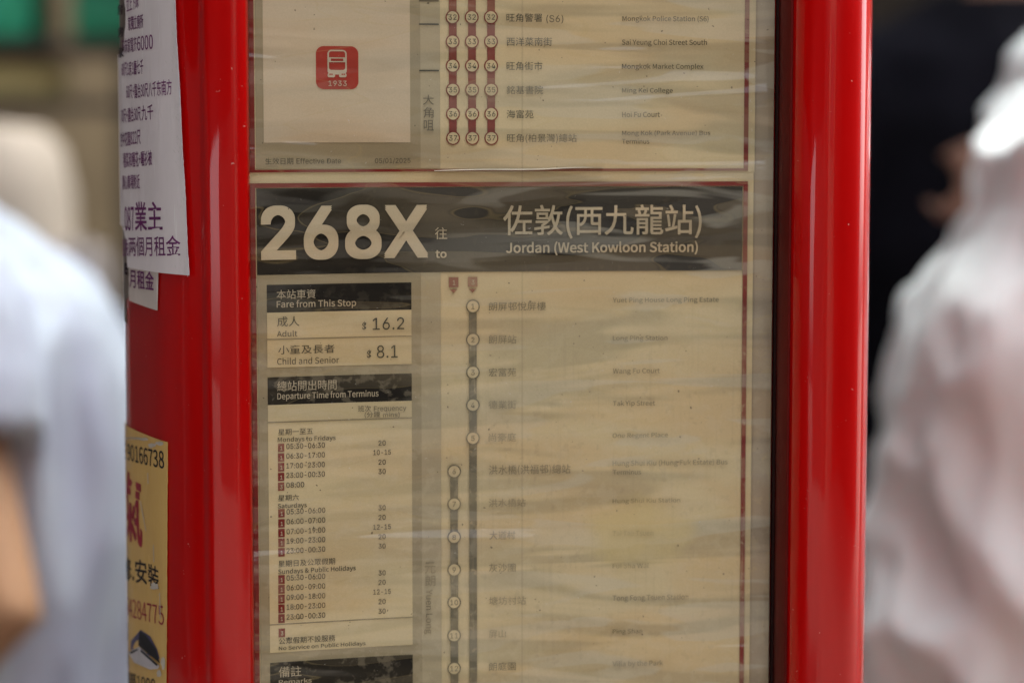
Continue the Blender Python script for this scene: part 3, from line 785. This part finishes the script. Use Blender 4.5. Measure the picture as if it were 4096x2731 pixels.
# printed picture of a ceiling air unit
def pic(name, pts, mat, lift=.0009):
    P = []
    n = len(pts)
    for i in range(n):
        a, b = pts[i], pts[(i+1) % n]
        for k in range(6):
            u = k/6; P.append(col_pt(*K(a[0]+(b[0]-a[0])*u, a[1]+(b[1]-a[1])*u), lift))
    mesh_obj(name, P, [tuple(range(len(P)))], mat, ys_)
pic('picture_unit', [(305, 1470), (327, 1445), (349, 1460), (365, 1490), (371, 1512), (336, 1500), (304, 1490)], plain('unit_navy', (.10, .09, .19), .5), .0008)
pic('picture_unit', [(325, 1447), (340, 1458), (362, 1488), (372, 1522), (346, 1500), (322, 1480)], plain('unit_dark', (.012, .012, .018), .5), .0009)
pic('picture_panel', [(300, 1497), (325, 1483), (372, 1528), (368, 1534), (350, 1536), (314, 1520)], plain('unit_grey', (.60, .56, .60), .5), .00105)
pic('picture_slot', [(304, 1496), (323, 1488), (322, 1492), (307, 1500)], plain('unit_slot', (.03, .03, .04), .5), .0012)
pic('picture_slot', [(330, 1490), (368, 1524), (366, 1528), (329, 1495)], plain('unit_slot', (.03, .03, .04), .5), .0012)

# ------------------------------------------------------------------ ground
pav = mesh_obj('pavement', [(-60, -60, 0), (60, -60, 0), (60, 60, 0), (-60, 60, 0)], [(0, 1, 2, 3)], plain('pavement_concrete', (.15, .135, .115), .9, .15, 3), None)
prop(pav, kind='structure')

# ------------------------------------------------------------------ people
def ring_loft(bm, rings, nseg=20):
    """rings: (centre, axis_u, axis_v) -> closed loft added to bm"""
    L_ = []
    for c, u, v in rings:
        L_.append([bm.verts.new(c+u*math.cos(2*math.pi*i/nseg)+v*math.sin(2*math.pi*i/nseg)) for i in range(nseg)])
    for a, b in zip(L_, L_[1:]):
        for i in range(nseg): bm.faces.new((a[i], a[(i+1) % nseg], b[(i+1) % nseg], b[i]))
    bm.faces.new(L_[0][::-1]); bm.faces.new(L_[-1])
def limb(bm, pts, radii, flat=1.0, nseg=14):
    """tapered limb through pts with rounded ends"""
    P = [Vector(p) for p in pts]; rings = []
    for i, p in enumerate(P):
        t = (P[min(i+1, len(P)-1)]-P[max(i-1, 0)]).normalized()
        ref = Vector((0, 0, 1)) if abs(t.z) < .8 else Vector((1, 0, 0))
        u = t.cross(ref).normalized(); v = t.cross(u).normalized(); r = radii[i]
        if i == 0: rings += [(p-t*r*.95, u*r*.25, v*r*.25), (p-t*r*.6, u*r*.78, v*r*.78)]
        rings.append((p, u*r*flat, v*r))
        if i == len(P)-1: rings += [(p+t*r*.6, u*r*.78, v*r*.78), (p+t*r*.95, u*r*.25, v*r*.25)]
    ring_loft(bm, rings, nseg)
def ball(bm, c, rx, ry, rz, nseg=18):
    rings = []
    for k in range(1, 12):
        a = math.pi*k/12
        rings.append((Vector(c)+Vector((0, 0, -math.cos(a)*rz)), Vector((math.sin(a)*rx, 0, 0)), Vector((0, math.sin(a)*ry, 0))))
    ring_loft(bm, rings, nseg)
def skin(name, bm, mat, parent, voxel, wrinkle=0, wscale=(9, 9, 3), smooth=2, M=None, seed=0):
    """fuse the limbs into one continuous surface, then relax and crease it"""
    me = bpy.data.meshes.new(name); bmesh.ops.recalc_face_normals(bm, faces=bm.faces); bm.to_mesh(me); bm.free()
    o = bpy.data.objects.new(name, me); SC.collection.objects.link(o)
    r = o.modifiers.new('fuse', 'REMESH'); r.mode = 'VOXEL'; r.voxel_size = voxel
    s_ = o.modifiers.new('relax', 'SMOOTH'); s_.factor = .5; s_.iterations = smooth*3
    bpy.context.view_layer.update(); dg = bpy.context.evaluated_depsgraph_get()
    m2 = bpy.data.meshes.new_from_object(o.evaluated_get(dg)); o.modifiers.clear(); o.data = m2; bpy.data.meshes.remove(me); SC.collection.objects.unlink(o); COL.objects.link(o)
    if wrinkle:
        nn = [v.normal.copy() for v in m2.vertices]
        for v, n_ in zip(m2.vertices, nn):
            q = Vector((v.co.x*wscale[0]+seed, v.co.y*wscale[1], v.co.z*wscale[2]+v.co.x*2.2))
            a = noise.noise(q); b = noise.noise(q*2.3+Vector((5, 1, 2)))
            v.co += n_*wrinkle*(max(.95-abs(a)*2.6, -.35)+.45*max(.6-abs(b)*2.4, -.4))
    for p in m2.polygons: p.use_smooth = True
    m2.materials.clear(); m2.materials.append(mat)
    if M: m2.transform(M)
    o.parent = parent; o.matrix_parent_inverse = parent.matrix_world.inverted() if False else Matrix.Translation(-parent.location)
    return o
def hand(bm, wrist, direction, palm_n, side=1, scale=1.0, curl=.5):
    """palm and five bent fingers; direction = along the fingers, palm_n = out of the back of the hand"""
    d_ = Vector(direction).normalized(); n_ = Vector(palm_n).normalized(); s_ = d_.cross(n_).normalized()*side
    w0 = Vector(wrist); c_ = w0+d_*.045*scale
    rings = [(w0-d_*.01, s_*.024*scale, n_*.017*scale), (w0+d_*.02*scale, s_*.032*scale, n_*.015*scale), (w0+d_*.055*scale, s_*.040*scale, n_*.014*scale), (w0+d_*.085*scale, s_*.039*scale, n_*.011*scale)]
    ring_loft(bm, rings, 14)
    for k, (off, ln) in enumerate(((-.030, .062), (-.010, .074), (.011, .070), (.030, .054))):
        p = w0+d_*.080*scale+s_*off*scale; pts = [p]; a = 0
        for j, fr_ in enumerate((.42, .32, .26)):
            a += curl*(.5+.4*j); dd = d_*math.cos(a)-n_*math.sin(a); p = p+dd*ln*fr_*scale; pts.append(p)
        limb(bm, pts, [.0085*scale, .008*scale, .0072*scale, .0060*scale], 1, 8)
    t0_ = w0+d_*.025*scale-s_*.028*scale; t1_ = t0_+(d_*.6-s_*.7-n_*.25).normalized()*.036*scale; t2_ = t1_+(d_*.9-s_*.2-n_*.35).normalized()*.030*scale
    limb(bm, [t0_, t1_, t2_], [.012*scale, .0095*scale, .0078*scale], 1, 8)

SKIN1 = plain('warm_skin', (.46, .27, .15), .5, .05, 12); SKIN2 = plain('tan_skin', (.36, .19, .12), .5, .06, 12)
SKIN3 = plain('brown_skin', (.17, .085, .055), .5, .06, 12)
HAIR = plain('black_hair', (.015, .012, .010), .5, .1, 200); DARKCL = plain('black_cloth', (.006, .006, .010), .9, .3, 8, .1)
TROU = plain('grey_trousers', (.05, .05, .06), .9, .1, 20); SHOE = plain('dark_shoe', (.02, .018, .016), .6); EYEM = plain('eye_white', (.7, .68, .65), .3)

def torso_frame(st):      # stations (x forward, z, depth radius, half width)
    return [(Vector((x, 0, z)), Vector((rx, 0, 0)), Vector((0, ry, 0))) for x, z, rx, ry in st]
def person(label, loc, yaw, torso, head, armL, armR, shirt, sleeve, legs, skinm, trou=TROU, group=None, sleeve_r=(.075, .07), hands=True, voxel=.009, wr=.006, wsc=(9, 9, 3), seed=0, hairm=HAIR, scale=1.0):
    e = bpy.data.objects.new('person', None); COL.objects.link(e); e.location = loc
    prop(e, label, 'person', group)
    M = Matrix.Translation(Vector(loc)) @ Matrix.Rotation(yaw, 4, 'Z') @ Matrix.Scale(scale, 4)
    hx, hz = head
    bm = bmesh.new()
    ring_loft(bm, torso_frame([(x, z, rx*.9, ry*.92) for x, z, rx, ry in torso]), 24)
    nx, nz = torso[-1][0], torso[-1][1]
    limb(bm, [(nx, 0, nz-.03), ((nx+hx)/2-.005, 0, (nz+hz)/2-.03), (hx-.01, 0, hz-.06)], [.060, .055, .056])
    # head: skull, jaw, nose, brow, lips, ears
    ball(bm, (hx-.008, 0, hz+.015), .095, .075, .105); ball(bm, (hx+.030, 0, hz-.055), .055, .050, .055)
    limb(bm, [(hx+.088, 0, hz+.010), (hx+.104, 0, hz-.022)], [.008, .013]); limb(bm, [(hx+.080, -.030, hz+.022), (hx+.086, 0, hz+.020), (hx+.080, .030, hz+.022)], [.010, .009, .010])
    limb(bm, [(hx+.078, -.018, hz-.055), (hx+.086, 0, hz-.053), (hx+.078, .018, hz-.055)], [.007, .008, .007])
    for sd in (-1, 1): ball(bm, (hx-.01, sd*.076, hz-.008), .020, .010, .032)
    for arm in (armL, armR):
        limb(bm, arm, [.044, .047, .034][:len(arm)])
        d_ = (Vector(arm[-1])-Vector(arm[-2])).normalized(); side = 1 if arm is armL else -1
        nn = Vector((0, side, 0)) if abs(d_.y) < .8 else Vector((1, 0, 0))
        hand(bm, Vector(arm[-1]), d_, (nn-d_*nn.dot(d_)), side)
    for lg in legs:
        limb(bm, lg, [.085, .062, .045]); f_ = Vector(lg[-1])
    skin('body', bm, skinm, e, voxel, M=M)
    # shirt with sleeves
    bm = bmesh.new(); ring_loft(bm, torso_frame(torso), 28)
    for arm in (armL, armR):
        a = Vector(arm[0]); b = Vector(arm[1]); 
        ends = [a, a.lerp(b, .5), a.lerp(b, sleeve)] if sleeve <= 1 else [a, b, b.lerp(Vector(arm[2]), sleeve-1)]
        limb(bm, ends, [sleeve_r[0], (sleeve_r[0]+sleeve_r[1])/2, sleeve_r[1]])
    skin('shirt', bm, shirt, e, voxel, wr, wsc, M=M, seed=seed)
    bm = bmesh.new()
    for lg in legs: limb(bm, lg, [.108, .085, .070])
    ring_loft(bm, torso_frame([(torso[0][0], torso[0][1]-.10, .10, .15), (torso[0][0], torso[0][1]+.06, torso[0][2]*.93, torso[0][3]*.93)]), 20)
    skin('trousers', bm, trou, e, .014, .004, M=M)
    for lg in legs:
        bm = bmesh.new(); f_ = Vector(lg[-1]); limb(bm, [(f_.x-.03, f_.y, .05), (f_.x+.06, f_.y, .045), (f_.x+.17, f_.y, .038)], [.045, .046, .038])
        skin('shoe', bm, SHOE, e, .009, M=M)
    bm = bmesh.new(); ball(bm, (hx-.022, 0, hz+.038), .098, .083, .100); ball(bm, (hx-.05, 0, hz-.01), .065, .072, .085)
    skin('hair', bm, hairm, e, .008, .002, (40, 40, 40), 1, M)
    for sd in (-1, 1):
        bm = bmesh.new(); ball(bm, (hx+.078, sd*.031, hz+.004), .012, .013, .011, 12); skin('eye', bm, EYEM, e, .003, M=M)
    return e

def cloth(name, c, c2, scale=14):
    m, t = nodes(name)
    b = N(t, 'ShaderNodeBsdfPrincipled', i_Roughness=.9); b.inputs['Specular IOR Level'].default_value = .15
    o = t.nodes.new('ShaderNodeOutputMaterial'); t.links.new(b.outputs[0], o.inputs[0])
    v = pos_noise(t, (scale, scale, scale*.4), (0, 0, 0), 3, .5)
    t.links.new(mixc(t, smooth_(t, v, .35, .65), c, c2), b.inputs['Base Color'])
    return m
PALEBLUE = cloth('pale_blue_cotton', (.46, .53, .59), (.36, .39, .49)); OFFWHITE = cloth('off_white_cotton', (.66, .75, .74), (.76, .84, .83)); GREYCL = cloth('mauve_grey_cotton', (.30, .24, .255), (.36, .30, .31))

# pale shirt on the left, in profile facing left, back to the post
person('person in a pale blue-white short-sleeved shirt seen from behind at the left edge, elbow bent', (-.468, 2.05, -.012), math.pi,
       [(0, .86, .125, .16), (0, 1.0, .135, .17), (-.005, 1.12, .142, .18), (-.005, 1.246, .140, .19), (0, 1.288, .132, .185), (.006, 1.322, .116, .17), (.018, 1.352, .092, .14), (.035, 1.385, .065, .09)],
       (.13, 1.56), [(-.015, .165, 1.315), (-.073, .225, 1.10), (.085, .235, .93)], [(.015, -.17, 1.30), (.0, -.22, 1.06), (.20, -.18, 1.00)],
       PALEBLUE, .38, [[(0, .09, .84), (.01, .10, .45), (-.01, .10, .09)], [(0, -.09, .84), (.01, -.10, .45), (-.01, -.10, .09)]], SKIN1, sleeve_r=(.072, .072), wr=.011, wsc=(16, 9, 2.2), seed=3)
# off-white shirt on the right, back to the post, leaning forward
person('person in a loose off-white shirt standing with sloping back at the right edge, forearm bare', (.411, 1.72, 0), 0,
       [(-.03, .88, .13, .165), (-.03, 1.0, .14, .175), (-.018, 1.12, .145, .18), (.004, 1.22, .147, .19), (.012, 1.30, .142, .20), (.035, 1.38, .135, .20), (.068, 1.46, .118, .18), (.10, 1.53, .08, .12)],
       (.21, 1.72), [(.05, .19, 1.44), (.02, .24, 1.17), (.24, .22, 1.08)], [(.07, -.175, 1.43), (.03, -.205, 1.165), (.135, -.215, .96)],
       OFFWHITE, .92, [[(-.02, .09, .86), (0, .10, .46), (-.02, .10, .09)], [(-.02, -.09, .86), (0, -.10, .46), (-.02, -.10, .09)]], SKIN2, sleeve_r=(.085, .078), wr=.017, wsc=(11, 8, 7), seed=9)
# mauve-grey shirt behind
person('person in a mauve-grey top half hidden behind the off-white shirt, brown hand raised', (.565, 2.25, 0), math.pi,
       [(0, .90, .12, .16), (0, 1.05, .13, .17), (0, 1.2, .135, .18), (0, 1.32, .13, .185), (0, 1.42, .11, .17), (.01, 1.48, .08, .10)],
       (.05, 1.66), [(.0, .18, 1.40), (.07, .25, 1.17), (.115, .10, 1.31)], [(.0, -.18, 1.40), (.06, -.22, 1.15), (.05, -.24, .92)],
       GREYCL, 1.75, [[(0, .09, .86), (.01, .10, .46), (-.01, .10, .09)], [(0, -.09, .86), (.01, -.10, .46), (-.01, -.10, .09)]], SKIN3, sleeve_r=(.075, .05), seed=5, scale=1.035)
# dark figure
person('person in black clothing in deep shade between the right red column and the off-white shirt', (.62, 3.05, 0), math.radians(95),
       [(0, .95, .12, .19), (0, 1.1, .13, .20), (0, 1.3, .135, .22), (0, 1.45, .125, .24), (0, 1.53, .10, .22), (.01, 1.60, .07, .10)],
       (.03, 1.78), [(.0, .23, 1.50), (-.02, .27, 1.22), (.04, .26, .97)], [(.0, -.23, 1.50), (-.02, -.27, 1.22), (.04, -.26, .97)],
       DARKCL, 1.8, [[(0, .10, .92), (.01, .10, .48), (-.01, .10, .09)], [(0, -.10, .92), (.01, -.10, .48), (-.01, -.10, .09)]], SKIN2, DARKCL, sleeve_r=(.075, .06), seed=7)

# ------------------------------------------------------------------ shop behind
def box(name, x0, x1, y0, y1, z0, z1, mat, parent=None, bev=0, seg=3):
    bm = bmesh.new(); bmesh.ops.create_cube(bm, size=1)
    for v in bm.verts: v.co = Vector((x0+(v.co.x+.5)*(x1-x0), y0+(v.co.y+.5)*(y1-y0), z0+(v.co.z+.5)*(z1-z0)))
    if bev: bmesh.ops.bevel(bm, geom=list(bm.edges), offset=bev, segments=seg, affect='EDGES', profile=.5)
    me = bpy.data.meshes.new(name); bm.to_mesh(me); bm.free(); me.materials.append(mat)
    if bev:
        for p in me.polygons: p.use_smooth = True
    o = bpy.data.objects.new(name, me); COL.objects.link(o)
    if parent: o.parent = parent; o.matrix_parent_inverse = Matrix.Translation(-parent.location)
    return o
wallm = plain('shaded_shop_wall', (.16, .125, .085), .85, .15, 2); tanm = plain('tan_curtain', (.34, .25, .14), .85, .1, 5); darkwood = plain('dark_wood', (.05, .035, .03), .7)
shop = prop(empty('shop_front', (0, 6.2, 0)), 'brown shop front in shade far behind the bus stop post', 'shop')
box('wall', -6.9, 7, 6.2, 6.5, 0, 12, wallm, shop)
box('dark_opening', .55, 3.2, 6.12, 6.198, .005, 2.3, plain('dark_interior', (.030, .021, .013), .9), shop)
box('fascia_board', .4, 3.4, 6.08, 6.198, 2.31, 3.0, plain('pale_fascia', (.42, .42, .50), .6), shop)
for k in range(7): box('wall_panel', -2.6+k*.42, -2.24+k*.42, 6.14, 6.198, .01, 2.6, tanm if k % 2 else plain('olive_panel', (.22, .17, .10), .8), shop, .01, 1)
rack = prop(empty('market_rack', (-.85, 4.3, 0)), 'tall dark wooden market rack with goods on its shelves, blurred behind the left column', 'rack')
for x in (-1.35, -.62):
    for y in (4.1, 4.48): box('upright', x, x+.035, y, y+.035, 0, 2.2, darkwood, rack)
for z in (.5, .98, 1.46, 1.56): box('shelf', -1.35, -.585, 4.137, 4.479, z, z+.02, darkwood, rack)
box('shelf', -1.35, -.585, 4.137, 4.479, 1.725, 1.745, darkwood, rack)
GRN = plain('green_plastic', (.03, .42, .22), .5, .1); 
def tub(x, y, z, w_, dpt, h_, mat, label, name, cat):
    e = prop(empty(name, (x, y, z)), label, cat)
    box('body', x-w_/2, x+w_/2, y-dpt/2, y+dpt/2, z, z+h_*.88, mat, e, .012)
    box('rim', x-w_/2-.008, x+w_/2+.008, y-dpt/2-.008, y+dpt/2+.008, z+h_*.88+.0005, z+h_, mat, e, .006)
    return e
tub(-.90, 4.28, 1.581, .19, .22, .13, GRN, 'green plastic tub on the rack at the very left edge of the photo', 'green_tub', 'tub')
tub(-.665, 4.28, 1.581, .15, .22, .10, plain('deep_green_plastic', (.02, .26, .13), .5, .1), 'darker green plastic tub on the rack nearest the white bill', 'green_tub', 'tub')
def sack(x, y, z, rx, ry, h_, mat, name, label, cat, seed):
    bm = bmesh.new(); rings = []
    for z_, k in ((0, .75), (.04, .95), (.2, 1.0), (.5, 1.0), (.8, .98), (.93, .88), (.985, .7), (1, .3)):
        pts = (Vector((x, y, z+z_*h_)), Vector((rx*k, 0, 0)), Vector((0, ry*k, 0))); rings.append(pts)
    L_ = []
    for c, u, v in rings:
        r_ = []
        for i in range(28):
            a = 2*math.pi*i/28; ca, sa = math.cos(a), math.sin(a); f_ = 1/(abs(ca)**5+abs(sa)**5)**.2
            r_.append(bm.verts.new(c+u*ca*f_+v*sa*f_+Vector((noise.noise(Vector((i*.5, c.z*9, seed))), 0, 0))*.006))
        L_.append(r_)
    for a, b in zip(L_, L_[1:]):
        for i in range(28): bm.faces.new((a[i], a[(i+1) % 28], b[(i+1) % 28], b[i]))
    bm.faces.new(L_[0][::-1]); bm.faces.new(L_[-1])
    me = bpy.data.meshes.new(name); bm.to_mesh(me); bm.free(); me.materials.append(mat)
    for p in me.polygons: p.use_smooth = True
    o = bpy.data.objects.new(name, me); COL.objects.link(o); prop(o, label, cat); return o
sack(-.775, 3.55, .93, .14, .12, .512, cloth('cream_sack', (.60, .52, .42), (.52, .45, .36)), 'cream_sack', 'tall full cream sack with rounded top standing on the blue-grey cart', 'sack', 1)
sack(-.875, 4.28, 1.4805, .10, .10, .075, cloth('mustard_cloth', (.70, .58, .26), (.58, .48, .22)), 'mustard_bundle', 'mustard yellow bundle on the rack just above the cream sack', 'bundle', 2)
sack(-.615, 3.5, .93, .048, .05, .345, cloth('grey_sack', (.26, .23, .21), (.30, .27, .25)), 'grey_bag', 'small round grey-brown bag beside the cream sack', 'bag', 3)
cart = prop(empty('goods_cart', (-.75, 3.5, 0)), 'low cart with flat deck carrying the sacks behind the person at left', 'cart')
box('deck', -1.1, -.5, 3.3, 3.75, .89, .93, plain('cart_blue_grey', (.12, .14, .16), .6), cart)
for x in (-1.08, -.54):
    for y in (3.32, 3.71): box('leg', x, x+.03, y, y+.03, 0, .8895, steel, cart)

# buildings and awning added out of view to block sky and shape reflections
def tenement(x0, x1, y0, y1, h, wallc, label, face):
    e = prop(empty('offscreen_tenement', ((x0+x1)/2, (y0+y1)/2, 0)), label, 'building')
    box('wall', x0, x1, y0, y1, 0, h, plain('offscreen_wall', wallc, .85, .15, 1.2), e)
    gl = plain('offscreen_window_glass', (.03, .035, .04), .1, spec=.6); w0 = 0; me = None
    L_ = (x1-x0) if face == 'y' else (y1-y0)
    nx = int(L_/2.6)
    for fl in range(int(h/3)-1):
        for k in range(nx):
            a = 1.0+k*2.6; z = 3.9+fl*3
            if face == 'y': o = box('window', x0+a, x0+a+1.4, y1+.003, y1+.05, z, z+1.4, gl, e) if me is None else bpy.data.objects.new('window', me)
            else: o = box('window', x1+.003, x1+.05, y0+a, y0+a+1.4, z, z+1.4, gl, e) if me is None else bpy.data.objects.new('window', me)
            if me is None: me = o.data; base = (a, z)
            else:
                COL.objects.link(o); o.parent = e; o.matrix_parent_inverse = Matrix.Translation(-e.location)
                o.location = ((a-base[0]) if face == 'y' else 0, 0 if face == 'y' else (a-base[0]), z-base[1])
tenement(-5.5, 1.5, -13, -9, 7.5, (.060, .048, .040), 'unseen dark brown tenement behind the photographer, added to darken reflections', 'y')
tenement(1.6, 4.6, -13, -9.3, 7.5, (.27, .24, .19), 'unseen pale tenement beside the dark brown one, added for brighter reflections', 'y')
tenement(-13, -4.3, -2.6, 6, 22, (.060, .050, .050), 'unseen grey tenement close on the left, added to block the sky', 'x')
rb = prop(empty('offscreen_tenement', (11, -3, 0)), 'unseen dark tenement on the right, added to darken reflections', 'building')
box('wall', 4.7, 15, -13, -9, 0, 9, plain('offscreen_right_corner_wall', (.05, .045, .045), .85, .1, 1), rb)
box('wall', 8, 15, -8.99, 2.6, 0, 13, plain('offscreen_right_wall', (.05, .045, .045), .85, .1, 1), rb)
for k in range(12): box('window', 7.95, 7.997, -8.2+(k % 4)*2.8, -6.8+(k % 4)*2.8, 3.9+(k//4)*3, 5.3+(k//4)*3, plain('offscreen_dark_window', (.03, .03, .035), .15), rb)
aw = prop(empty('added_awning', (-2.1, 0, 0)), 'unseen dark green awning on poles, added to shade the left of the post', 'awning')  # added out of view to darken the left side of the post
tarp = plain('added_awning_canvas', (.02, .035, .028), .9, .1, 3)
box('added_canopy', -3.9, -.36, -1.5, 1.45, 2.34, 2.37, tarp, aw)
box('added_valance', -3.9, -.36, -1.52, -1.505, 2.12, 2.369, tarp, aw)
for x in (-3.85, -.42):
    for y in (-1.45, 1.38): box('added_pole', x, x+.035, y, y+.035, 0, 2.339, steel, aw)
for o in TYPE.values():
    c = o.data; bpy.data.objects.remove(o); bpy.data.curves.remove(c)
SC.collection.children.link(COL)
